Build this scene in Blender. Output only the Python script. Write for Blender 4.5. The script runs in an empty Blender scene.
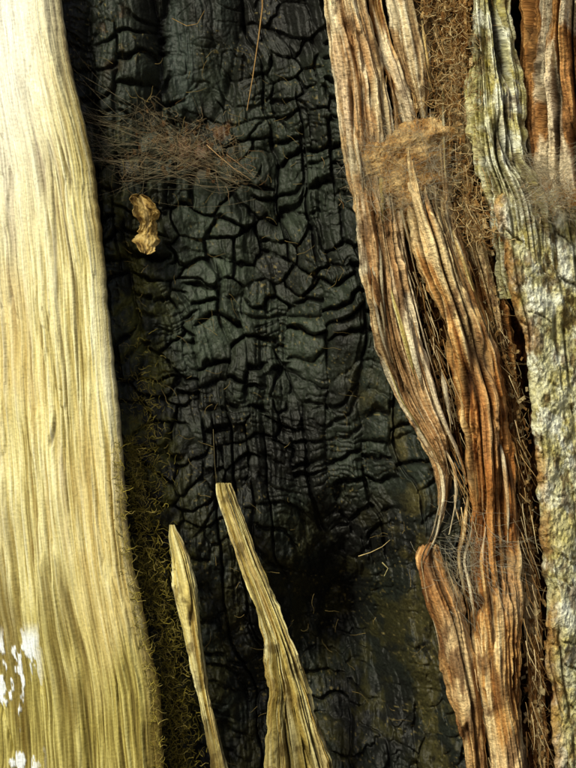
import bpy, math, random
import numpy as np
rng=np.random.RandomState(7); random.seed(7)
S=1/768.
TAB=rng.rand(65536)
def smooth(a,b,x):
    t=np.clip((x-a)/(b-a),0,1); return t*t*(3-2*t)
def hsh(xi,yi,seed):
    h=(xi*73856093)^(yi*19349663)^(seed*83492791+12345)
    h=(h^(h>>13))*1274126177
    return TAB[(h^(h>>16))&65535]
def vn(x,y,seed=0):
    x,y=np.broadcast_arrays(np.asarray(x,float),np.asarray(y,float))
    xf=np.floor(x);yf=np.floor(y)
    xi=xf.astype(np.int64);yi=yf.astype(np.int64)
    fx=x-xf;fy=y-yf
    fx=fx*fx*(3-2*fx);fy=fy*fy*(3-2*fy)
    a=hsh(xi,yi,seed);b=hsh(xi+1,yi,seed);c=hsh(xi,yi+1,seed);d=hsh(xi+1,yi+1,seed)
    return (a*(1-fx)+b*fx)*(1-fy)+(c*(1-fx)+d*fx)*fy
def gn(x,y,seed=0):
    """grain noise: every fibre column has its own offset along the grain, so no cross banding"""
    x,y=np.broadcast_arrays(np.asarray(x,float),np.asarray(y,float))
    xf=np.floor(x);xi=xf.astype(np.int64);fx=x-xf;fx=fx*fx*(3-2*fx)
    def colm(c):
        yy=y*(.75+.5*hsh(c,c*0+1,seed+500))+97.3*hsh(c,c*0+2,seed+501)
        yf=np.floor(yy);yi=yf.astype(np.int64);fy=yy-yf;fy=fy*fy*(3-2*fy)
        return hsh(c,yi,seed)*(1-fy)+hsh(c,yi+1,seed)*fy
    return colm(xi)*(1-fx)+colm(xi+1)*fx
def fbm(x,y,seed=0,o=4,g=0.5):
    s=0;a=1;t=0
    for i in range(o):
        s=s+a*vn(x*2**i+17.3*i,y*2**i+9.1*i,seed+i);t+=a;a*=g
    return s/t
def voro(x,y,seed=0,jit=0.85):
    xf=np.floor(x);yf=np.floor(y);xi=xf.astype(np.int64);yi=yf.astype(np.int64)
    f1=np.full(x.shape,9.);f2=np.full(x.shape,9.);idv=np.zeros(x.shape);dx1=np.zeros(x.shape);dy1=np.zeros(x.shape)
    for i in(-1,0,1):
        for j in(-1,0,1):
            px=xf+i+.5+jit*(hsh(xi+i,yi+j,seed)-.5);py=yf+j+.5+jit*(hsh(xi+i,yi+j,seed+50)-.5)
            dx=x-px;dy=y-py
            d=np.sqrt(dx*dx+dy*dy)
            m=d<f1
            f2=np.where(m,f1,np.minimum(f2,d))
            idv=np.where(m,hsh(xi+i,yi+j,seed+99),idv)
            dx1=np.where(m,dx,dx1);dy1=np.where(m,dy,dy1)
            f1=np.where(m,d,f1)
    return f1,f2,idv,dx1,dy1
def blocks(x,y,seed):
    cb=lambda k: k+0.6*(hsh(k,k*0+3,seed)-.5)
    c=np.floor(x).astype(np.int64)
    c=np.where(x<cb(c),c-1,c);c=np.where(x>=cb(c+1),c+1,c)
    a=cb(c);b=cb(c+1);fx=(x-a)/(b-a);dxe=np.minimum(x-a,b-x)
    yy=y+7.3*hsh(c,c*0+11,seed)+1.3*(hsh(c,c*0+5,seed)-.5)*(fx-.5)
    rb=lambda k: k+0.62*(hsh(c,k,seed+1)-.5)
    slope=lambda k:(0.9*(hsh(c,k,seed+2)-.5))*(fx-.5)*.6+0.7*(hsh(c,k,seed+7)-.45)*(fx-.5)**2
    B=lambda k: rb(k)+slope(k)
    k=np.floor(yy).astype(np.int64)
    k=np.where(yy<B(k),k-1,k);k=np.where(yy>=B(k+1),k+1,k)
    p=B(k);q=B(k+1);fy=(yy-p)/np.maximum(q-p,.05)
    g0=0.15+0.85*(hsh(c,k,seed+4)>.25);g1=0.15+0.85*(hsh(c,k+1,seed+4)>.25)
    d0=(yy-p);d1=(q-yy)
    return fx,fy,dxe,d0,d1,g0,g1,hsh(c,k,seed+5),hsh(c,k,seed+6)
def lin(r,g,b):
    return np.array([(c/255.)**2.2 for c in (r,g,b)])
def ramp(t,cols):
    cols=[np.asarray(c) for c in cols]; n=len(cols)
    xs=np.linspace(0,1,n); t=np.clip(t,0,1)
    return np.stack([np.interp(t,xs,[c[k] for c in cols]) for k in range(3)],-1)
def mix(a,b,m):
    m=np.asarray(m)[...,None]; return a*(1-m)+b*m
def curve(pts,v,sm=14):
    p=np.array(pts,float)
    return sum(np.interp(v+o,p[:,0],p[:,1]) for o in (-sm,-sm/2,0,sm/2,sm))/5.
def vrange(a,b,step):
    out=[]
    if a<-40: out.append(np.arange(a,-40,9.)); a2=-40
    else: a2=a
    b2=min(b,810)
    out.append(np.arange(a2,b2,step))
    if b>810: out.append(np.arange(810,b+1,9.))
    return np.concatenate(out)

root=bpy.data.objects.new("tree_trunk",None); bpy.context.collection.objects.link(root)

def make_grid(name,X,Y,V,col,mat,parent=None,closed=False,grain=None):
    nv,nu=X.shape
    co=np.stack([(X-288)*S,Y*S,1.0+(384-V)*S],-1).reshape(-1,3)
    idx=np.arange(nv*nu).reshape(nv,nu)
    if closed: idx=np.concatenate([idx,idx[:,:1]],1)
    q=np.stack([idx[:-1,:-1],idx[1:,:-1],idx[1:,1:],idx[:-1,1:]],-1).reshape(-1,4)
    me=bpy.data.meshes.new(name)
    me.vertices.add(len(co));me.vertices.foreach_set("co",co.ravel())
    me.loops.add(q.size);me.loops.foreach_set("vertex_index",q.ravel().astype(np.int32))
    me.polygons.add(len(q));me.polygons.foreach_set("loop_start",np.arange(0,q.size,4,dtype=np.int32))
    me.polygons.foreach_set("use_smooth",np.ones(len(q),bool))
    me.update(calc_edges=True)
    a=me.attributes.new("Col","FLOAT_COLOR","POINT")
    c=np.ones((len(co),4));c[:,:3]=np.clip(col.reshape(-1,3),0.001,0.9);a.data.foreach_set("color",c.ravel())
    g=me.attributes.new("grain","FLOAT_VECTOR","POINT")
    if grain is None: grain=np.stack([X,V,Y],-1)
    g.data.foreach_set("vector",grain.reshape(-1,3).ravel())
    me.materials.append(mat)
    ob=bpy.data.objects.new(name,me);bpy.context.collection.objects.link(ob)
    if parent: ob.parent=parent
    return ob

def material(name,rough=0.8,spec=0.3,sx=0.5,sy=0.03,lo=0.7,hi=1.25,bump=0.5,bd=0.001,rvar=0.1,mlo=.82,mhi=1.15):
    m=bpy.data.materials.new(name);m.use_nodes=True;nt=m.node_tree;N=nt.nodes;L=nt.links
    b=N["Principled BSDF"];b.inputs["Specular IOR Level"].default_value=spec
    at=N.new("ShaderNodeAttribute");at.attribute_name="Col"
    gr=N.new("ShaderNodeAttribute");gr.attribute_name="grain"
    mp=N.new("ShaderNodeMapping");mp.inputs["Scale"].default_value=(sx,sy,0.0)
    L.new(gr.outputs["Vector"],mp.inputs["Vector"])
    n=N.new("ShaderNodeTexNoise");n.inputs["Scale"].default_value=1;n.inputs["Detail"].default_value=4;n.inputs["Roughness"].default_value=0.65
    L.new(mp.outputs[0],n.inputs["Vector"])
    r=N.new("ShaderNodeMapRange");r.inputs[1].default_value=0.3;r.inputs[2].default_value=0.7;r.inputs[3].default_value=lo;r.inputs[4].default_value=hi
    L.new(n.outputs[0],r.inputs[0])
    vm=N.new("ShaderNodeVectorMath");vm.operation='SCALE'
    L.new(at.outputs["Color"],vm.inputs[0]);L.new(r.outputs[0],vm.inputs["Scale"])
    n2=N.new("ShaderNodeTexNoise");n2.inputs["Scale"].default_value=0.35;n2.inputs["Detail"].default_value=3
    L.new(gr.outputs["Vector"],n2.inputs["Vector"])
    r2=N.new("ShaderNodeMapRange");r2.inputs[1].default_value=0.3;r2.inputs[2].default_value=0.7;r2.inputs[3].default_value=mlo;r2.inputs[4].default_value=mhi
    L.new(n2.outputs[0],r2.inputs[0])
    vm2=N.new("ShaderNodeVectorMath");vm2.operation='SCALE'
    L.new(vm.outputs[0],vm2.inputs[0]);L.new(r2.outputs[0],vm2.inputs["Scale"])
    L.new(vm2.outputs[0],b.inputs["Base Color"])
    rr=N.new("ShaderNodeMapRange");rr.inputs[3].default_value=rough-rvar;rr.inputs[4].default_value=min(1,rough+rvar)
    L.new(n2.outputs[0],rr.inputs[0]);L.new(rr.outputs[0],b.inputs["Roughness"])
    if bump>0:
        ad=N.new("ShaderNodeMath");ad.operation='ADD';L.new(n.outputs[0],ad.inputs[0]);L.new(n2.outputs[0],ad.inputs[1])
        bp=N.new("ShaderNodeBump");bp.inputs["Strength"].default_value=bump;bp.inputs["Distance"].default_value=bd
        L.new(ad.outputs[0],bp.inputs["Height"]);L.new(bp.outputs[0],b.inputs["Normal"])
    return m

M_pale=material("weathered_pale_wood",0.85,0.12,0.7,0.018,0.66,1.2,0.8,0.0015,mlo=.85,mhi=1.1)
M_wood=material("rotting_orange_wood",0.82,0.18,0.6,0.035,0.5,1.4,1.0,0.0026,mlo=.72,mhi=1.2)
M_char=material("charred_wood",0.6,0.36,0.35,0.22,0.55,1.45,0.8,0.0014,rvar=0.18)
M_bark=material("lichen_bark",0.9,0.12,0.3,0.2,0.6,1.35,1.0,0.0028,mlo=.7,mhi=1.25)
M_rot=material("crumbling_rot",0.9,0.12,0.4,0.3,0.5,1.5,1.0,0.003)
M_fib=material("dry_fibres",0.85,0.15,0.2,0.2,0.8,1.2,0.0)

CX,CY,CR=250.,480.,520.
def circ(x): return CY-np.sqrt(np.maximum(CR**2-(x-CX)**2,0))

EL=[(-900,30),(-100,52),(0,61),(80,74),(130,86),(170,95),(260,105),(350,114),(450,122),(520,128),(600,140),(680,158),(768,165),(1152,185)]
ER=[(-900,300),(0,325),(90,336),(150,346),(210,355),(290,362),(350,372),(400,390),(440,416),(470,438),(500,441),(540,432),(560,420),(600,430),(640,441),(700,452),(768,463),(1152,500)]

def gline(s,V,sx,sy,seed,w,seed2,cover=.5):
    m=1-smooth(0,w,np.abs(vn(s*sx,V*sy,seed)-.5))
    return m*smooth(cover,cover+.18,vn(s*0.045,V*0.006,seed2))

# ---------- left pale slab ----------
def left_slab():
    v=vrange(-900,1160,1.6)
    ua=np.concatenate([np.linspace(0,0.55,90)[:-1],np.linspace(0.55,1,350)])
    nsk=26
    e0=curve(EL,v)
    e=e0+3.0*(fbm(v*0.02,0*v,3)-.5)*2+1.8*(fbm(v*0.12,0*v,5,3)-.5)
    V,U=np.meshgrid(v,ua,indexing='ij');E=e[:,None]
    X=-262+(e0[:,None]+262)*U+(E-e0[:,None])*U**30
    s=U*400.
    d=np.clip((E-X)/26.,0,1)
    Y=circ(X)+16*(1-np.sqrt(np.clip(1-(1-d)**2,0,1)))
    sw=s+12*(fbm(V*0.004,s*0.01,11,3)-.5)+3*(fbm(V*0.014,s*0.03,12,2)-.5)
    g1=gn(sw*0.07,V*0.003,20);g2=gn(sw*0.2,V*0.008,21);g3=gn(sw*0.5,V*0.016,22);g4=gn(sw*1.0,V*0.035,23);g5=gn(sw*0.33,V*0.005,24)
    H=7*(g1-.5)+4.0*(g2-.5)+2.6*(g3-.5)+1.4*(g4-.5)
    fis=np.maximum(gline(sw,V,.11,.0035,31,.045,32,.45),.6*gline(sw,V,.28,.008,35,.05,36,.5))
    H-=3.5*fis
    led=fbm(sw*0.045,V*0.004,33,4)
    H+=3.0*smooth(0.46,0.49,led)+2.0*smooth(.57,.59,led)
    H+=1.3*(fbm(X*0.05,V*0.03,34,4)-.5)*2
    nx=(X-CX)/CR;ny=-np.sqrt(1-nx**2)
    fade=np.clip(d*2,0.25,1)
    X2=X+nx*H*fade;Y2=Y+ny*H*fade
    t=0.25*g2+0.3*g3+0.25*g4+.2*g5
    c=ramp(smooth(.15,.8,t),[lin(138,122,72),lin(188,174,114),lin(216,206,150),lin(230,222,172),lin(238,234,198)])
    dk=smooth(.6,.8,gn(sw*.4,V*.012,39))*smooth(.35,.6,vn(sw*.05,V*.008,38))
    c=mix(c,lin(140,112,60)*np.ones_like(c),0.5*dk)
    lowf=fbm(sw*0.02,V*0.006,40)
    c=mix(c,lin(200,174,112)*np.ones_like(c),0.4*smooth(0.5,0.72,lowf))
    c=mix(c,lin(84,68,38)*np.ones_like(c),0.7*fis)
    c=mix(c,lin(250,250,242)*np.ones_like(c),0.85*smooth(380,0,V)*smooth(85,5,X))  # overexposed highlight at top left, painted into the wood colour as near-white
    al=smooth(480,720,V+120*(fbm(X*0.03,V*0.01,41)-.5)*2)
    c=mix(c,ramp(smooth(.2,.8,t),[lin(66,56,20),lin(120,108,46),lin(166,154,80),lin(194,184,112)]),0.85*al)
    br=smooth(0.48,0.62,fbm(sw*0.035,V*0.006,44))*smooth(420,640,V)
    c=mix(c,lin(96,78,36)*np.ones_like(c),0.6*br)
    ed=np.exp(-((E-X)/9.)**2)
    c=mix(c,lin(112,92,50)*np.ones_like(c),ed*(0.3+0.5*vn(V*0.02,s*0.1,45)))
    w=smooth(0.54,0.58,fbm(sw*0.1,V*0.03,47,4,0.65))*smooth(625,650,V+.2*X)*smooth(50,30,X)
    c=mix(c,lin(222,228,234)*np.ones_like(c),w)
    Y2=Y2-1.5*w
    k=np.linspace(0,1,nsk+1)[1:]
    xe=X2[:,-1:];ye=Y2[:,-1:]
    rough=3*(fbm(np.repeat(v[:,None],nsk,1)*0.05,k[None,:]*8+0*v[:,None],50)-.5)*2
    Xs=xe+2*np.sin(k*3)[None,:]-14*k[None,:]+rough*k;Ys=ye+150*k[None,:]+0*xe
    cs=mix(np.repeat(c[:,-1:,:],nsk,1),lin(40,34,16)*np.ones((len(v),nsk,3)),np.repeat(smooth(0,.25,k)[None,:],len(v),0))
    G=np.stack([np.concatenate([sw,400+40*k[None,:]+0*xe],1),np.repeat(v[:,None],len(ua)+nsk,1),0*np.concatenate([X2,Xs],1)],-1)
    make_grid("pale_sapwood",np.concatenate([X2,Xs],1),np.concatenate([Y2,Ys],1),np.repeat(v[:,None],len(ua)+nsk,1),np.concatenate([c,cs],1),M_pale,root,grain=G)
left_slab()

# ---------- charred hollow ----------
def char_base(x,v,xl,xr):
    t=np.clip((x-xl)/(xr-xl),0,1)
    y=42+62*np.sin(np.pi*t)**0.7
    y=y+130*np.exp(-((x-345)/60.)**2-((v-640)/100.)**2)
    y=y+40*np.exp(-((x-270)/100.)**2-((v-760)/110.)**2)
    y=y-24*np.exp(-((x-415)/20.)**2-((v-640)/80.)**2)
    y=y-20*np.exp(-((x-425)/16.)**2-((v-505)/50.)**2)
    return y
def charred():
    v=vrange(-900,1160,1.05)
    u=np.linspace(0,1,470)
    V,U=np.meshgrid(v,u,indexing='ij')
    xl=curve(EL,v)[:,None]-22;xr=curve(ER,v)[:,None]+30
    X=xl+(xr-xl)*U
    Y=char_base(X,V,xl+10,xr-10)
    lean=-0.13*(V-250)
    wx=X+24*(fbm(X*0.008,V*0.007,60,3)-.5)*2+7*(fbm(X*0.028,V*0.022,61,4)-.5)*2+lean
    wy=V+26*(fbm(X*0.012,V*0.012,62,3)-.5)*2+12*(fbm(X*0.035,V*0.035,63,4)-.5)*2
    fold=vn(wx*0.022,V*0.003,64)
    fold2=np.abs(vn(wx*0.05,V*0.005,65)-.5)*2
    H=24*(fold-.5)+9*fold2
    H+=14*(fbm(X*0.014,V*0.01,66)-.5)*2
    xc=200-6*np.sin(V*.02)
    ql=np.sqrt(((X-xc)/(36+4*vn(V*.03,0*V,59)))**2+((V-0)/108.)**2)
    lens=smooth(1.15,0.8,ql)*(V>-300)
    low=smooth(430,580,V)
    amt=(0.35+0.65*smooth(-40,90,V))*(1-0.5*low)*(1-0.9*lens)
    amt*=0.3+0.7*smooth(0.32,0.5,fbm(X*0.012,V*0.01,67,3))
    fx,fy,dxe,d0,d1,g0,g1,id1,id2=blocks(wx/34.,wy/25.,70)
    n=fbm(X*0.04,V*0.04,71)
    wv=0.02+0.07*n;wh=0.03+0.15*n
    vcr=(1-smooth(wv*.3,wv*1.5,dxe))*smooth(.3,.48,vn(wx*.02,V*.02,73))
    hcr=np.maximum((1-smooth(wh*.3,wh*1.3,d0))*g0,(1-smooth(wh*.3,wh*1.3,d1))*g1)
    crA=np.maximum(hcr,vcr*.95)
    cushA=(1-(2*fx-1)**4)*(1-(2*fy-1)**4)
    f1,f2,idv,vx,vy=voro(wx/29.,wy/25.,170)
    wvv=.03+.2*n
    crB=(1-smooth(wvv*.25,wvv,f2-f1))*smooth(.28,.46,fbm(X*.03,V*.03,174,3))
    mk=smooth(.5,.6,fbm(X*.014,V*.012,171,3))
    crack=crA*(1-mk)+crB*mk
    bump=(7*cushA+8*(id1-.5)+7*(fy-.5)*(id2+.1)+7*(fx-.5)*(id1-.5)*2)*(1-mk)+(8*(idv-.5)+6*(1-1.3*f1*f1)+7*vy*(idv+.1)+6*vx*(idv-.5))*mk
    H+=amt*(-10*crack+bump)
    fx2,fy2,dx2,e0,e1,h0,h1,j1,j2=blocks(wx/13.,wy/8.,80)
    fc=np.maximum((1-smooth(.04,.25,e0))*(h0>.5),(1-smooth(.04,.25,e1))*(h1>.5))
    fa=(smooth(0.45,0.6,fbm(X*0.018,V*0.012,82,3))+.12)*(1-0.85*lens)*(1-.6*low)
    H+=fa*(-2.2*fc+1.6*(j1-.5)-1.2*(1-smooth(.03,.15,dx2)))
    col=np.abs(vn(wx*0.03,V*0.0022,74)-.5)
    vs=(1-smooth(0.0,0.045,col))*smooth(0.43,0.56,fbm(X*0.02,V*0.006,75,3))
    H-=13*vs*(1-lens)
    H+=1.6*(gn(wx*.35,V*.02,76)-.5)*2
    H+=low*26*(fbm(X*0.026,V*0.014,84,5,.55)-.5)*2
    H+=2.2*(fbm(X*0.1,V*0.085,85,5,.6)-.5)*2+0.8*(vn(X*0.5,V*0.4,86)-.5)
    H+=15*smooth(1.0,0.2,ql)*(V>-300)-9*np.exp(-((ql-1.08)/0.10)**2)*(V>-120)
    q2=np.sqrt(((X-118)/34.)**2+((V-45)/95.)**2)
    H+=10*smooth(1.0,0.3,q2)-6*np.exp(-((q2-1.08)/0.1)**2)*(V>-120)
    H-=2.5*lens*(1-smooth(0.0,0.05,np.abs(vn(X*0.03+3,V*0.07,88)-.5)))
    Y=Y-H
    t=fbm(X*0.02,V*0.015,90)
    c=ramp(smooth(0.25,0.75,t),[lin(22,23,18),lin(33,37,29),lin(47,54,44)])
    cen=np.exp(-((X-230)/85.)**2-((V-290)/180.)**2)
    c=c*((0.6+0.7*cen)*(1-.4*low))[...,None]  # lighter centre; deep shadow of the lower cavity painted in as darker char
    c=c*(1+.5*(id2-.5)*amt*(1-mk))[...,None]
    c=mix(c,lin(56,66,61)*np.ones_like(c),0.5*lens*smooth(.3,.7,fbm(X*.05,V*.02,89)))
    c=c*(1-0.75*crack*amt)[...,None]*(1-0.4*fc*np.clip(fa,0,1))[...,None]*(1-0.6*vs)[...,None]
    lb=np.exp(-((X-xl-42)/28.)**2)*smooth(60,330,V)
    n=fbm(X*0.06,V*0.04,92,5,0.6)
    c=mix(c,lin(74,74,34)*np.ones_like(c),np.clip(lb*smooth(0.42,0.66,n),0,.8))
    rb=np.exp(-((X-xr+46)/16.)**2)*smooth(300,520,V)
    c=mix(c,lin(78,72,42)*np.ones_like(c),0.8*np.clip(rb,0,1)*smooth(0.42,0.62,n))
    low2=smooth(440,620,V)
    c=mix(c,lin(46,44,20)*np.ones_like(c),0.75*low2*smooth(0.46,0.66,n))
    ru=np.exp(-((X-180)/38.)**2-((V-138)/22.)**2)+0.8*np.exp(-((X-108)/10.)**2-((V-15)/40.)**2)+.7*np.exp(-((X-215)/12.)**2-((V-112)/16.)**2)
    c=mix(c,lin(92,60,34)*np.ones_like(c),0.7*np.clip(ru,0,1)*smooth(0.48,0.6,fbm(X*0.05,V*0.05,94,5,.6)))
    sp=smooth(0.84,0.93,vn(X*0.45,V*0.45,95))*smooth(0.42,0.6,vn(X*0.03,V*0.03,96))
    c=mix(c,lin(120,108,66)*np.ones_like(c),0.5*sp)
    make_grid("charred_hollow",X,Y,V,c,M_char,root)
charred()

# ---------- generic wood rib ----------
def rib(name,L,R,y0,bulge,pal,mat,v0,v1,seed,step=1.7,res=0.75,skirt=80,amp=1.0,closed=False,ragged=3.0,extra=None,parent=root,pw=1.0,fissure=1.0,warp=1.0):
    v=vrange(v0,v1,step)
    l=curve(L,v,8) if isinstance(L,list) else L(v)
    r=curve(R,v,8) if isinstance(R,list) else R(v)
    rl=ragged*((fbm(v*0.022,0*v+1,seed)-.5)*2+.6*(fbm(v*0.1,0*v,seed+1,3)-.5)*2)
    rr=ragged*((fbm(v*0.022,0*v+7,seed+2)-.5)*2+.6*(fbm(v*0.1,0*v,seed+3,3)-.5)*2)
    hw=np.maximum((r-l)/2,0.5);c0=(l+r)/2
    sc=np.minimum(1,hw/10.);rl=rl*sc;rr=rr*sc
    mk=(v>-40)&(v<800)
    mw=max(hw[mk].max() if mk.any() else 4,2.5)
    n=int(max(10,(mw*3.1)/res))
    th=np.linspace(-np.pi,np.pi,2*n+1)[:-1] if closed else np.linspace(-np.pi/2,np.pi/2,n)
    V,T=np.meshgrid(v,th,indexing='ij')
    s=T*mw
    yy=curve(y0,v)[:,None] if isinstance(y0,list) else y0
    bl=np.minimum(bulge,hw[:,None]*1.6)
    sn=np.sin(T)
    sx=np.sign(sn)*np.abs(sn)**pw
    X=c0[:,None]+hw[:,None]*sx+np.where(sn<0,rl[:,None],rr[:,None])*np.abs(sn)**6
    Y=yy-bl*np.cos(T)
    sw=s+warp*(9*(fbm(V*0.005+0*s,s*0.012,seed+4,2)-.5)*2+2.5*(fbm(V*0.016,s*0.03,seed+5,2)-.5)*2)
    g1=gn(sw*0.06,V*0.004,seed+6);g2=gn(sw*0.16,V*0.009,seed+7);g3=gn(sw*0.42,V*0.018,seed+8);g4=gn(sw*0.9,V*0.035,seed+9)
    H=11*(g1-.5)+7.5*(g2-.5)+4.2*(g3-.5)+2.0*(g4-.5)
    fis=np.maximum(gline(sw,V,.085,.004,seed+10,.1,seed+11,.33),.75*gline(sw,V,.2,.009,seed+40,.08,seed+41,.42))*fissure
    H-=15*fis
    led=fbm(sw*0.07,V*0.008,seed+12,4)
    H+=5*smooth(0.47,0.49,led)+4*smooth(.56,.575,led)-4*smooth(.42,.40,led)
    H+=3.4*(fbm(X*0.07,V*0.05,seed+13,5,.6)-.5)*2
    H=H*amp*np.minimum(1,hw/14.)[:,None]
    nx=np.sin(T);ny=-np.cos(T)
    X=X+nx*H*0.5;Y=Y+ny*H
    t=0.15*g1+0.25*g2+0.35*g3+0.25*g4
    c=ramp(smooth(0.18,0.8,t),pal)
    if extra: c=extra(X,V,sw,c,seed,H)
    c=mix(c,pal[0]*0.3*np.ones_like(c),0.9*np.clip(fis,0,1))
    c=c*(1-.35*smooth(.43,.40,led))[...,None]
    if not closed and skirt:
        k=np.linspace(0,1,16)[1:]
        def sk(col_i,sg):
            xe=X[:,col_i:col_i+1] if col_i>=0 else X[:,-1:]
            ye=Y[:,col_i:col_i+1] if col_i>=0 else Y[:,-1:]
            rg=4*(fbm(V[:,:1]*0.06+0*k,k*6+0*V[:,:1],seed+20+sg)-.5)*2
            xs=xe-sg*(6*k)+rg*np.minimum(1,k*4);ys=ye+skirt*k
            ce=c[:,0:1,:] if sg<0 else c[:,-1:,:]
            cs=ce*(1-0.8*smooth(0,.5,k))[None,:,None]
            return xs,ys,cs
        xl,yl,cl=sk(0,-1);xr_,yr,cr=sk(-1,1)
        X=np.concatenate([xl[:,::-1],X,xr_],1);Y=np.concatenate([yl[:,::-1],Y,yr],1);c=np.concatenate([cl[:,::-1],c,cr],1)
        sw=np.concatenate([sw[:,:1]-40*k[::-1][None,:],sw,sw[:,-1:]+40*k[None,:]],1)
        V=np.repeat(v[:,None],X.shape[1],1)
    return make_grid(name,X,Y,V,c,mat,parent,closed,grain=np.stack([sw+seed*13,V,0*sw],-1))

orange=[lin(84,50,26),lin(144,98,52),lin(188,142,84),lin(210,174,116),lin(228,206,158)]
tan=[lin(98,78,54),lin(154,126,88),lin(194,168,124),lin(218,198,156),lin(232,220,188)]
rust=[lin(50,28,15),lin(98,62,33),lin(144,100,56),lin(184,142,88)]
lich=[lin(104,94,60),lin(152,144,100),lin(190,186,144),lin(214,212,178),lin(230,230,210)]
yellow=[lin(116,96,46),lin(170,150,82),lin(202,186,118),lin(220,208,148),lin(232,224,172)]

def exA(X,V,s,c,seed,H):
    m=smooth(0.5,0.66,fbm(s*0.03,V*0.01,seed+30))
    c=mix(c,lin(190,140,90)*np.ones_like(c),0.45*m)
    m3=smooth(0.5,0.6,fbm(s*0.05,V*0.012,seed+37))
    c=mix(c,lin(236,226,194)*np.ones_like(c),0.65*m3)
    m2=smooth(0.55,0.68,fbm(X*0.08,V*0.035,seed+31,5,.6))
    return mix(c,lin(80,54,32)*np.ones_like(c),0.75*m2)
def exB(X,V,s,c,seed,H):
    m=smooth(0.46,0.6,fbm(s*0.04,V*0.01,seed+30))
    c=mix(c,lin(226,204,156)*np.ones_like(c),0.6*m*(smooth(420,260,V)+.75*smooth(520,640,V))+.15*m)
    m4=smooth(.45,.6,fbm(s*.03,V*.008,seed+38))*smooth(300,400,V)*smooth(680,520,V)
    c=mix(c,lin(168,104,50)*np.ones_like(c),.5*m4)
    m2=smooth(0.53,0.66,fbm(X*0.07,V*0.03,seed+31,5,.6))
    c=mix(c,lin(90,54,28)*np.ones_like(c),0.75*m2)
    return c
def exC(X,V,s,c,seed,H):
    n=fbm(X*0.06,V*0.05,seed+30,5,.65)
    c=mix(c,lin(234,236,218)*np.ones_like(c),0.65*smooth(0.52,0.6,n))
    n2=fbm(X*0.05,V*0.04,seed+33,5,.65)
    c=mix(c,lin(172,160,88)*np.ones_like(c),0.65*smooth(0.48,0.58,n2))
    n3=fbm(X*0.1,V*0.05,seed+35,5,.65)
    c=mix(c,lin(96,74,44)*np.ones_like(c),0.75*smooth(0.55,0.64,n3))
    return c

RA=[(-900,330),(0,364),(60,378),(130,392),(200,397),(250,402),(300,413),(350,425),(400,438),(440,451),(470,456),(500,454),(545,444)]
LB=[(150,402),(210,411),(260,422),(300,437),(350,450),(400,461),(500,471),(600,478),(700,482),(768,492),(1152,530)]
RB=[(150,434),(210,446),(260,461),(300,474),(350,494),(400,507),(450,513),(520,517),(600,522),(700,526),(768,532),(1152,585)]
rib("tan_rib",[(-900,280),(0,327),(90,338),(150,346),(210,355),(290,363),(350,374),(400,393),(440,424),(470,440),(500,442),(545,441)],
 RA,[(-100,22),(300,26),(470,42),(545,56)],22,tan,M_wood,-900,548,100,extra=exA,skirt=90)
rib("tan_rib_upper",[(-900,335),(0,368),(60,382),(110,396),(150,408)],[(-900,380),(0,384),(50,398),(100,414),(150,420)],
 [(-100,34),(150,34)],12,orange,M_wood,-900,155,130,extra=exA,skirt=70)
rib("pale_sliver",[(-900,370),(0,390),(50,402),(90,416),(118,424)],[(-900,400),(0,414),(50,428),(90,432),(118,427)],
 [(-100,22),(118,30)],14,tan,M_wood,-900,122,145,extra=exA,skirt=60)
rib("lower_rib",[(537,438),(545,428),(560,418),(600,428),(640,441),(700,453),(768,464),(1152,500)],[(537,440),(560,446),(600,459),(640,468),(700,480),(768,488),(1152,530)],
 [(535,62),(600,34),(768,30)],26,[lin(66,44,25),lin(124,86,50),lin(170,130,82),lin(204,172,120)],M_wood,537,1160,160,extra=exB,skirt=80)
rib("orange_rib",LB,RB,[(150,30),(300,30),(768,42)],28,orange,M_wood,150,1160,200,extra=exB,skirt=80,amp=1.15)
rib("rusty_sliver",[(200,398),(240,402),(300,424),(380,444),(450,462),(560,462),(640,478)],[(200,402),(240,410),(300,431),(380,452),(450,468),(560,472),(640,480)],
 60,14,rust,M_rot,205,640,230,skirt=40)
rib("rib_behind",[(-900,420),(0,424),(80,434),(160,446),(230,470),(300,488),(400,514),(500,524),(600,530),(768,540)],
 [(-900,470),(0,474),(80,478),(160,482),(230,494),(300,508),(400,524),(500,536),(600,544),(768,554)],
 74,22,rust,M_rot,-900,1160,260,skirt=40,amp=1.5,extra=exB)
rib("bark_ridge",[(-900,440),(0,472),(60,470),(110,472),(160,478),(200,490),(300,505)],[(-900,480),(0,506),(60,514),(110,520),(160,526),(200,550),(300,570)],
 [(-100,34),(100,28),(170,26),(300,75)],22,lich,M_bark,-900,298,290,extra=exC,skirt=70,amp=1.3,ragged=5)
rib("brown_bark",[(-900,520),(0,536),(60,534),(120,539),(180,545),(205,556)],[(-900,640),(0,660),(200,660)],
 [(-100,50),(205,62)],24,rust,M_rot,-900,205,320,extra=exA,skirt=60,amp=1.7,warp=2)
def lane(f,v):
    a=curve(ER,v,8);b=np.where(v<200,np.interp(v,[-900,0,200],[420,436,446]),curve(RB,v,8))
    return a+(b-a)*f
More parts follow.
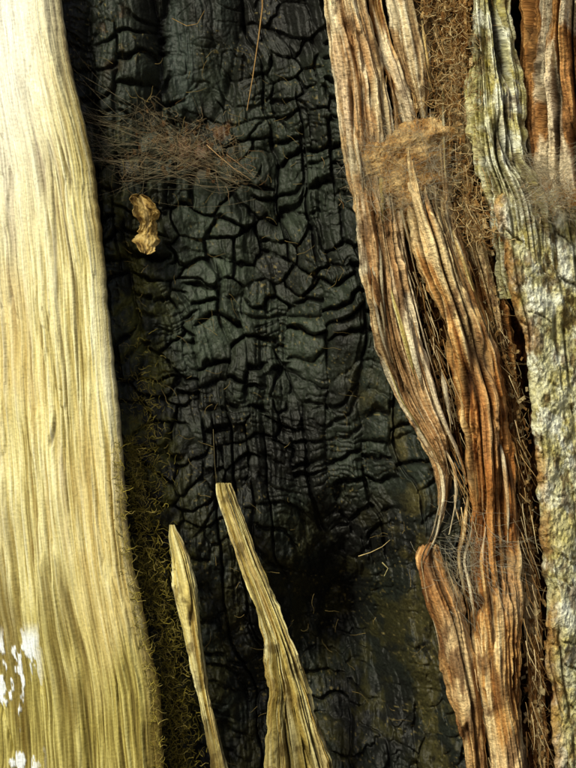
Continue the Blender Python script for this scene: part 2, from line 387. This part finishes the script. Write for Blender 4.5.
for i in range(52):
    R_=random.Random(1000+i)
    f=R_.choice([R_.uniform(0.01,.12),R_.uniform(.2,.62),R_.uniform(.85,1.03),R_.uniform(0.02,1)])
    va=R_.uniform(-60,700);ln=R_.uniform(50,190);w=R_.uniform(1.4,5.0);vb=va+ln
    df=R_.uniform(-.06,.06)
    def mk(sg,f=f,va=va,vb=vb,w=w,df=df,sd=i):
        def g(v):
            t=(v-va)/(vb-va)
            return lane(f+df*t,v)+2.0*(fbm(v*.02,0*v,3000+sd,2)-.5)*2+sg*w/2*np.clip(np.minimum(t*5,(1-t)*2.2),0.08,1)*(.7+.6*vn(v*.05,0*v+sg,3100+sd))
        return g
    yc=R_.uniform(-4,16)+(14 if va>380 and f<.5 else 0)
    rib("split_splinter_%d"%i,mk(-1),mk(1),[(va,yc+12),(va+ln*.5,yc),(vb,yc+16)],4,R_.choice([tan,orange,tan,yellow,rust]),M_wood,va,vb,4000+i*60,step=2.2,res=.7,closed=True,amp=.8,ragged=1.5,extra=exA,fissure=.4,warp=.2)

# C : lichen bark sheet wrapping to the right
def bark_right():
    v=vrange(-900,1160,1.5)
    u=np.linspace(0,1,340)**1.3
    L=[(-900,640),(-60,640),(150,620),(166,575),(182,512),(200,492),(250,506),(300,516),(350,526),(400,534),(450,540),(550,548),(650,552),(768,562),(1152,620)]
    l0=curve(L,v,5);l=l0+6*(fbm(v*0.03,0*v,400)-.5)*2+3*(fbm(v*0.2,0*v,401,2)-.5)
    V,U=np.meshgrid(v,u,indexing='ij')
    l=l[:,None]
    X=l+(768-l)*U
    d=np.clip((X-l)/18.,0,1)
    Y=circ(X)-22+14*(1-np.sqrt(np.clip(1-(1-d)**2,0,1)))+40*smooth(210,150,V)
    Y=Y+ (X-500)*-0.05
    wx=X+8*(fbm(X*0.03,V*0.015,402)-.5)*2-0.12*V;wy=V+14*(fbm(X*0.03,V*0.03,403)-.5)*2
    fx,fy,dxe,d0,d1,g0,g1,id1,id2=blocks(wx/19.,wy/44.,404)
    crack=np.maximum((1-smooth(0.02,0.16,dxe)),.8*(1-smooth(0.01,.1,d0))*g0)*smooth(.35,.55,fbm(X*.03,V*.02,409))
    H=-6*crack+5*(id1-.5)+9*(fbm(X*0.035,V*0.018,405)-.5)*2+4*(fbm(X*0.1,V*0.08,406,4)-.5)*2+2*(fbm(X*0.35,V*0.3,407,2)-.5)*2
    t=0.6+0.4*(id1-.5)+1.2*(fbm(X*0.1,V*0.07,408,4)-.5)
    c=ramp(t,lich);c=exC(X,V,X,c,410,H)
    c=c*(1-0.5*crack)[...,None]
    Lg=np.exp(-((X-l)/11.)**2)
    c=mix(c,lin(160,118,66)*np.ones_like(c),0.75*Lg*smooth(.35,.6,fbm(X*0.05,V*0.03,412)))
    Y=Y-H
    k=np.linspace(0,1,20)[1:]
    xs=X[:,:1]+10*k+4*(fbm(V[:,:1]*0.05+0*k,6*k+0*V[:,:1],413)-.5)*2*np.minimum(1,3*k);ys=Y[:,:1]+90*k
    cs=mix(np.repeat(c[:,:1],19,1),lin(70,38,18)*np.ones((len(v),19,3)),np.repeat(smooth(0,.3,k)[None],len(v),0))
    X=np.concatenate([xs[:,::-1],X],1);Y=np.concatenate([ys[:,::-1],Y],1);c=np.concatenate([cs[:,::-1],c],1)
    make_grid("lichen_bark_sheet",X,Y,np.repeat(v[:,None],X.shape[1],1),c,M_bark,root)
bark_right()

def backing():
    v=vrange(-900,1160,2.0)
    u=np.linspace(0,1,200)
    V,U=np.meshgrid(v,u,indexing='ij')
    l=curve(ER,v)[:,None]+8
    X=l+(700-l)*U
    H=26*(fbm(X*0.04,V*0.012,500)-.5)*2+10*(fbm(X*0.12,V*0.05,501,4)-.5)*2
    Y=98+0.1*(X-450)-H
    t=fbm(X*0.08,V*0.03,502,5,.6)
    c=ramp(smooth(.3,.7,t),[lin(24,15,8),lin(56,34,18),lin(98,64,34),lin(136,96,56)])
    make_grid("rotten_interior",X,Y,V,c,M_rot,root)
backing()

def back():
    v=np.arange(-900,1161,7.)
    a0=math.asin((768-CX)/CR);a1=2*math.pi-math.asin((CX+262)/CR)
    a=np.linspace(a0,a1,420)
    V,A=np.meshgrid(v,a,indexing='ij')
    s=A*CR
    f1,f2,idv,dx,dy=voro(s/26.+1.5*(fbm(s*.01,V*.01,600)),V/90.,601)
    H=-14*(1-smooth(0.03,0.35,f2-f1))+8*(idv-.5)+22*(fbm(s*.01,V*.004,602)-.5)
    env=np.minimum(1,np.minimum(A-a0,a1-A)/0.1);H=H*env
    R=CR+H
    X=CX+R*np.sin(A);Y=CY-R*np.cos(A)
    t=fbm(s*.05,V*.02,604,4)
    c=ramp(t,[lin(50,42,30),lin(98,86,64),lin(140,130,104),lin(170,164,140)])
    make_grid("outer_bark",X,Y,V,c,M_bark,root,grain=np.stack([s,V,0*s],-1))
    r=np.linspace(0.0,1.04,40);a=np.linspace(0,2*np.pi,161)[:-1]
    Rr,Aa=np.meshgrid(r,a,indexing='ij')
    X=CX+Rr*CR*np.sin(Aa);Y=CY-Rr*CR*np.cos(Aa);V=-880-60*fbm(X*.03,Y*.03,610,4)+0*X
    make_grid("broken_top",X,Y,V,ramp(fbm(X*.05,Y*.05,611),orange),M_rot,root,closed=True)
back()

# ---------- splinters ----------
def exS(X,V,s,c,seed,H):
    m=smooth(0.48,0.62,fbm(s*0.1,V*0.02,seed+30,4))
    c=mix(c,lin(138,108,54)*np.ones_like(c),0.55*m)
    c=mix(c,lin(112,94,44)*np.ones_like(c),0.6*smooth(580,800,V)*smooth(.35,.6,fbm(X*.06,V*.02,seed+31)))
    m2=smooth(.56,.66,fbm(X*.1,V*.06,seed+36,4,.6))
    c=mix(c,lin(84,66,34)*np.ones_like(c),.6*m2)
    return c
rib("wood_splinter",[(484,217),(490,215),(520,225),(560,239),(600,253),(640,266),(655,270),(670,268),(690,273),(710,268),(768,269),(1150,240)],
 [(484,226),(487,229),(520,241),(560,255),(600,272),(640,288),(670,299),(700,309),(730,320),(768,334),(1150,430)],
 [(484,40),(768,2),(1150,30)],9,yellow,M_pale,485,1160,700,step=1.2,res=0.55,closed=True,amp=0.9,ragged=2.6,extra=exS,parent=None,pw=0.8,warp=.5)
rib("wood_splinter",[(526,168),(532,166),(560,169),(600,176),(640,187),(700,197),(768,210),(1150,215)],
 [(526,170),(532,174),(560,186),(600,195),(640,200),(700,209),(768,224),(1150,270)],
 [(528,38),(768,14),(1150,40)],7,yellow,M_pale,527,1160,740,step=1.2,res=0.55,closed=True,amp=0.9,ragged=2.2,extra=exS,parent=None,pw=0.8,warp=.5)

# ---------- fibres ----------
def fibre_mesh(name,paths,mat,parent=None):
    cos=[];fs=[];cols=[];b=0
    for P,r,c in paths:
        P=np.asarray(P,float);n=len(P)
        T=np.gradient(P,axis=0);T/=np.linalg.norm(T,axis=1)[:,None]+1e-9
        up=np.array([0.3,0.9,0.2]);A=np.cross(T,up);A/=np.linalg.norm(A,axis=1)[:,None]+1e-9;B=np.cross(T,A)
        rr=(r*np.linspace(1,0.35,n))[:,None]
        for k in range(3):
            an=2*math.pi*k/3
            cos.append(P+rr*(math.cos(an)*A+math.sin(an)*B))
        i=np.arange(n-1)
        for k in range(3):
            k2=(k+1)%3
            fs.append(np.stack([b+k*n+i,b+k2*n+i,b+k2*n+i+1,b+k*n+i+1],-1))
        cols.append(np.repeat(np.asarray(c)[None],3*n,0));b+=3*n
    co=np.concatenate(cos);q=np.concatenate(fs);cl=np.concatenate(cols)
    w=np.stack([(co[:,0]-288)*S,co[:,1]*S,1+(384-co[:,2])*S],-1)
    me=bpy.data.meshes.new(name);me.vertices.add(len(w));me.vertices.foreach_set("co",w.ravel())
    me.loops.add(q.size);me.loops.foreach_set("vertex_index",q.ravel().astype(np.int32))
    me.polygons.add(len(q));me.polygons.foreach_set("loop_start",np.arange(0,q.size,4,dtype=np.int32))
    me.update(calc_edges=True)
    a=me.attributes.new("Col","FLOAT_COLOR","POINT");c4=np.ones((len(w),4));c4[:,:3]=cl;a.data.foreach_set("color",c4.ravel())
    g=me.attributes.new("grain","FLOAT_VECTOR","POINT");g.data.foreach_set("vector",co.ravel())
    me.materials.append(mat)
    ob=bpy.data.objects.new(name,me);bpy.context.collection.objects.link(ob)
    if parent: ob.parent=parent
def strand(x,y,v,length,ang,curl=0.25,n=8,yd=0.3):
    P=[(x,y,v)];a=ang;st=length/n
    dc=random.gauss(0,curl*0.4)
    for i in range(n):
        a+=dc+random.gauss(0,curl)
        x+=math.cos(a)*st;v+=math.sin(a)*st;y+=random.gauss(0,yd)*st
        P.append((x,y,v))
    return P
def sag(p,q,s,n=8):
    t=np.linspace(0,1,n)[:,None];P=np.array(p)*(1-t)+np.array(q)*t
    P[:,2]+=(4*t*(1-t))[:,0]*s;P[:,1]+=(4*t*(1-t))[:,0]*s*.5
    return P
def pick(cs): 
    c=random.choice(cs);return c*random.uniform(.7,1.25)
el=lambda v:float(curve(EL,np.array([float(v)]))[0]); er=lambda v:float(curve(ER,np.array([float(v)]))[0])
mossc=[lin(136,122,50),lin(158,144,66),lin(98,90,36),lin(174,158,88)]
debc=[lin(146,110,66),lin(180,148,98),lin(110,78,44),lin(200,178,132)]
webc=[lin(184,178,158),lin(154,144,120)]
moss=[]
for i in range(2800):
    v=random.uniform(440,800);w=smooth(440,560,v)
    x=el(v)+random.gauss(9,10)*(0.5+0.7*float(w));
    y=random.uniform(20,60) if x>el(v) else float(circ(x))+2
    moss.append((strand(x,y,v,random.uniform(4,14),random.uniform(0,6.28),0.4,6),random.uniform(.2,.45),pick(mossc)*random.choice([.5,.8,1])))
for i in range(450):
    v=random.gauss(430,50);x=el(v)+random.gauss(22,12)
    moss.append((strand(x,45,v,random.uniform(4,12),random.uniform(0,6.28),0.4,6),random.uniform(.15,.35),pick(mossc)*0.5))
fibre_mesh("moss",moss,M_fib)
deb=[]
for i in range(2000):
    v=random.uniform(-30,240)
    cx=np.interp(v,[-30,60,150,240],[445,450,448,480]);x=random.gauss(cx,16)
    deb.append((strand(x,random.uniform(5,45),v,random.uniform(6,24),random.gauss(1.5,1.0),0.3,7),random.uniform(.2,.5),pick(debc)))
gapA=lambda v:np.interp(v,[200,300,400,500,640,800],[405,426,449,462,474,490])
gapB=lambda v:np.interp(v,[200,300,400,500,640,800],[474,496,520,530,538,548])
for i in range(1300):
    v=random.uniform(200,800)
    x=random.choice([gapA,gapB])(v)+random.gauss(0,6)
    deb.append((strand(x,random.uniform(35,70),v,random.uniform(5,22),random.gauss(1.5,0.6),0.25,7),random.uniform(.2,.45),pick(debc)*0.55))
for i in range(420):
    v=random.uniform(-30,790)
    k=random.random()
    if k<.35 and v<480: x=float(np.interp(v,[0,200,300,400,480],[364,400,422,444,456]))+random.gauss(0,3);y=random.uniform(12,34)
    elif v>200: x=random.choice([gapA(v)+4,gapB(v)-6])+random.gauss(0,5);y=random.uniform(8,36)
    else: x=random.uniform(345,430)+v*.25;y=random.uniform(6,20)
    dv=math.atan2(20,float(gapA(v+20)-gapA(v))+3)
    deb.append((strand(x,y,v,random.uniform(10,40),dv+random.gauss(0,.12),0.06,5,.06),random.uniform(.2,.7),pick(debc+[lin(220,196,150)])))
for i in range(450):
    x,v=random.choice([(540,200),(560,195),(572,190)]);x+=random.gauss(0,14);v+=random.gauss(0,10)
    deb.append((strand(x,random.uniform(-10,30),v,random.uniform(6,22),random.uniform(0,6.28),0.4,7),random.uniform(.12,.3),pick(webc+debc)))
fibre_mesh("plant_fibres",deb,M_fib)
web=[]
brn=[lin(156,142,116),lin(136,128,104),lin(168,152,120)]
hubs=[(145,52,108),(180,55,150),(205,54,126),(224,53,148),(122,48,165),(238,52,172),(160,54,138)]
for i in range(210):
    v0=random.gauss(128,30);p=(el(v0)-2,random.uniform(34,50),v0)
    h=random.choice(hubs);q=(h[0]+random.gauss(0,9),h[1],h[2]+random.gauss(0,9))
    if random.random()<.7: 
        h=random.choice(hubs);p=(h[0]+random.gauss(0,12),h[1],h[2]+random.gauss(0,12))
    web.append((sag(p,q,random.uniform(0,14)),random.uniform(.06,.15),pick(brn)*.9))
for i in range(230):
    h=random.choice(hubs);x=h[0]+random.gauss(0,14);v=h[2]+random.gauss(0,9)
    web.append((strand(x,random.uniform(44,60),v,random.uniform(5,26),random.gauss(0.3,1.2),0.35,9,.15),random.uniform(.1,.34),pick([lin(130,100,66),lin(120,108,82),lin(156,132,98)])*0.75))
for i in range(300):
    x=random.gauss(466,20);v=random.gauss(560,20)
    web.append((strand(x,random.uniform(-5,20),v,random.uniform(10,50),random.gauss(0.7,0.5),0.12,9,.15),random.uniform(.1,.25),pick(webc)*.8))
for i in range(300):
    a=random.uniform(0,6.28);ra=random.uniform(.7,1.15);p=(400+58*ra*math.cos(a),random.uniform(-10,2),165+56*ra*math.sin(a));b=a+random.uniform(1.2,5.0);rb_=random.uniform(.6,1.1)
    q=(400+58*rb_*math.cos(b),random.uniform(-10,2),165+56*rb_*math.sin(b))
    web.append((sag(p,q,random.uniform(0,8)),random.uniform(.06,.15),pick(webc+brn)*.9))
for i in range(240):
    p=(random.uniform(500,545),random.uniform(-16,6),random.uniform(150,215));q=(random.uniform(555,600),random.uniform(-10,15),random.uniform(140,230))
    web.append((sag(p,q,random.uniform(0,8)),random.uniform(.07,.18),pick(webc+brn)))
for i in range(150):
    v=random.uniform(40,780);x=random.uniform(el(v)+8,er(v)-8)
    web.append((strand(x,random.uniform(45,65),v,random.uniform(5,24),random.uniform(0,6.28),0.2,8,.1),random.uniform(.15,.35),pick([lin(150,130,80)])*.6))
for P,r,c in [([(262,40,-20),(262,45,0),(258,50,30),(252,52,70),(246,55,104)],1.3,lin(160,128,84)),
              ([(205,45,140),(218,42,152),(232,40,164),(250,40,176)],.6,lin(170,140,100)),
              ([(225,45,150),(236,42,158),(246,40,166),(254,40,174)],.4,lin(150,120,90)),
              ([(360,50,560),(372,48,556),(384,46,550),(392,46,543)],.6,lin(190,170,120)),
              ([(384,46,566),(390,46,572),(386,45,580)],1.0,lin(180,170,120)),
              ([(170,40,12),(185,38,20),(196,37,18),(203,40,4)],.45,lin(150,120,70)),
              ([(212,40,430),(213,44,460),(215,44,486)],.4,lin(120,110,80))]:
    web.append((P,r,c))
fibre_mesh("spider_web",web,M_fib)

def chips():
    cos=[];qs=[];cl=[];b=0
    base=np.array([(-1,-1,-1),(1,-1,-1),(1,1,-1),(-1,1,-1),(-1,-1,1),(1,-1,1),(1,1,1),(-1,1,1)],float)
    F=np.array([(0,3,2,1),(4,5,6,7),(0,1,5,4),(1,2,6,5),(2,3,7,6),(3,0,4,7)])
    for i in range(2000):
        m=random.random()
        if m<.38: v=random.uniform(-30,240);x=random.gauss(np.interp(v,[-30,150,240],[448,448,484]),16);y=random.uniform(20,50);c=pick(debc)
        elif m<.965:
            v=random.uniform(200,800);x=random.choice([gapA,gapB])(v)+random.gauss(0,6);y=random.uniform(45,78);c=pick(debc)*.7
        else:
            v=random.gauss(140,14);x=random.gauss(188,28);y=random.uniform(58,68);c=pick([lin(104,72,46),lin(84,64,42)])*.6
        sz=random.uniform(.5,1.9)
        p=base*np.array([sz,sz*.4,sz*random.uniform(.8,2.6)])*(1+0.9*(np.random.RandomState(i).rand(8,3)-.5))
        a,bb=random.gauss(0,.6),random.gauss(0,.8)
        Rz=np.array([[math.cos(a),0,-math.sin(a)],[0,1,0],[math.sin(a),0,math.cos(a)]]);Rx=np.array([[math.cos(bb),-math.sin(bb),0],[math.sin(bb),math.cos(bb),0],[0,0,1]])
        cos.append(p@Rz@Rx+np.array([x,y,v]));qs.append(F+b);b+=8;cl.append(np.repeat(c[None],8,0))
    co=np.concatenate(cos);q=np.concatenate(qs);cl=np.concatenate(cl)
    w=np.stack([(co[:,0]-288)*S,co[:,1]*S,1+(384-co[:,2])*S],-1)
    me=bpy.data.meshes.new("bark_crumbs");me.from_pydata(w.tolist(),[],q.tolist())
    a=me.attributes.new("Col","FLOAT_COLOR","POINT");c4=np.ones((len(w),4));c4[:,:3]=cl;a.data.foreach_set("color",c4.ravel())
    g=me.attributes.new("grain","FLOAT_VECTOR","POINT");g.data.foreach_set("vector",co.ravel())
    me.materials.append(M_rot);ob=bpy.data.objects.new("bark_crumbs",me);bpy.context.collection.objects.link(ob)
chips()

def mat_patch():
    v=np.linspace(122,226,120);u=np.linspace(0,1,130)
    V,U=np.meshgrid(v,u,indexing='ij')
    t=(V-122)/104.
    l=np.interp(V,[122,140,155,180,205,226],[384,352,350,366,386,408])+14*(fbm(V*.08,0*V,800)-.5)*2
    r=np.interp(V,[122,135,180,205,226],[444,456,450,436,418])+12*(fbm(V*.08,0*V,801)-.5)*2
    X=l+(r-l)*U
    ed=np.minimum(np.minimum(U,1-U)*4,np.minimum(t,1-t)*5).clip(0,1)
    Y=4-5*np.sqrt(ed)-7*(fbm(X*.04,V*.05,802,5,.6)-.5)*2-1.5*(vn(X*.5,V*.5,803)-.5)+(1-ed)*16
    V=V+12*(fbm(X*.05,X*0,805)-.5)*2
    c=ramp(smooth(.25,.75,fbm(X*.09,V*.08,804,5,.65)),[lin(104,72,40),lin(146,108,62),lin(172,136,86),lin(192,162,112)])
    make_grid("frass_mat",X,Y,V,c,M_rot,root)
mat_patch()
fm=[]
for i in range(350):
    x=random.gauss(405,25);v=random.gauss(172,24)
    fm.append((strand(x,random.uniform(-10,2),v,random.uniform(5,18),random.uniform(0,6.28),.35,6,.1),random.uniform(.1,.26),pick(debc+[lin(150,108,62)])))
fibre_mesh("frass_fibres",fm,M_fib,root)

def leaf():
    v=np.linspace(0,1,90);u=np.linspace(-1,1,50)
    V,U=np.meshgrid(v,u,indexing='ij')
    ww=np.interp(v,[0,.04,.12,.22,.3,.38,.46,.55,.62,.7,.78,.86,.93,1],[2,9,13,12,14,12,9,11,10,12,14,12,8,2])[:,None]
    wl=ww+3*(fbm(V*12,0*U,900)-.5)*2;wr=ww*.9+3*(fbm(V*12+9,0*U,907)-.5)*2
    mid=np.interp(v,[0,.3,.6,1],[137,145,145,142])[:,None]
    X=mid+np.where(U<0,wl,wr)*U
    Z=191+60*V+3*U*np.sin(V*9)
    Y=46-8*np.abs(U)**1.5*np.sin(V*6+1)-4*np.sin(V*7)+3*U+4*(fbm(U*3,V*9,901)-.5)*2
    c=ramp(smooth(.25,.75,fbm(U*3,V*10,902,5,.6)),[lin(70,52,28),lin(122,98,54),lin(158,132,78),lin(182,158,104)])
    c=mix(c,lin(196,172,124)*np.ones_like(c),.5*np.exp(-(U/.06)**2))
    ob=make_grid("dry_leaf",X,Y,Z,c,M_fib)
    sm=ob.modifiers.new("thick","SOLIDIFY");sm.thickness=0.0006
leaf()

# ---------- ground ----------
bpy.ops.mesh.primitive_grid_add(x_subdivisions=200,y_subdivisions=200,size=12,location=(0,0,0))
gr=bpy.context.object;gr.name="ground"
n=len(gr.data.vertices);co=np.zeros(n*3);gr.data.vertices.foreach_get("co",co);co=co.reshape(-1,3)
edge=np.maximum(abs(co[:,0]),abs(co[:,1]))
co[:,2]=0.08*(fbm(co[:,0]*1.2+50,co[:,1]*1.2+50,950)-.5)*smooth(6,4,edge)
far=edge>5.9
co[far,:2]*=60
gr.data.vertices.foreach_set("co",co.ravel());gr.data.update()
gm=bpy.data.materials.new("leaf_litter");gm.use_nodes=True;nt=gm.node_tree
no=nt.nodes.new("ShaderNodeTexNoise");no.inputs["Scale"].default_value=14;no.inputs["Detail"].default_value=8
tc=nt.nodes.new("ShaderNodeTexCoord");nt.links.new(tc.outputs["Object"],no.inputs["Vector"])
cr=nt.nodes.new("ShaderNodeValToRGB");cr.color_ramp.elements[0].position=.35;cr.color_ramp.elements[0].color=(.05,.035,.02,1);cr.color_ramp.elements[1].position=.65;cr.color_ramp.elements[1].color=(.16,.13,.06,1)
nt.links.new(no.outputs[0],cr.inputs[0]);nt.links.new(cr.outputs[0],nt.nodes["Principled BSDF"].inputs["Base Color"])
nt.nodes["Principled BSDF"].inputs["Roughness"].default_value=.95
gr.data.materials.append(gm)

# ---------- light ----------
EV=math.radians(36);AZ=math.radians(-30)
d=np.array([math.sin(AZ)*math.cos(EV),-math.cos(AZ)*math.cos(EV),math.sin(EV)])
sl=bpy.data.lights.new("sun","SUN");sl.energy=3.7;sl.angle=math.radians(10);sl.color=(1,.98,.76)
so=bpy.data.objects.new("sun",sl);bpy.context.collection.objects.link(so)
from mathutils import Vector
so.rotation_euler=Vector(d).to_track_quat('Z','Y').to_euler()
w=bpy.data.worlds.new("World");bpy.context.scene.world=w;w.use_nodes=True
bg=w.node_tree.nodes["Background"];sk=w.node_tree.nodes.new("ShaderNodeTexSky");sk.sky_type='NISHITA';sk.sun_disc=False
sk.sun_elevation=EV;sk.sun_rotation=math.atan2(d[0],d[1]);sk.dust_density=4
w.node_tree.links.new(sk.outputs[0],bg.inputs[0]);bg.inputs[1].default_value=.09

cam=bpy.data.cameras.new("camera");co_=bpy.data.objects.new("camera",cam);bpy.context.collection.objects.link(co_)
co_.location=(0,-3.0,1.0);co_.rotation_euler=(math.radians(90),0,0)
cam.sensor_fit='VERTICAL';cam.sensor_height=24;cam.lens=72;cam.clip_end=2000
bpy.context.scene.camera=co_
bpy.context.scene.view_settings.view_transform='Standard'
bpy.context.scene.view_settings.look='None'
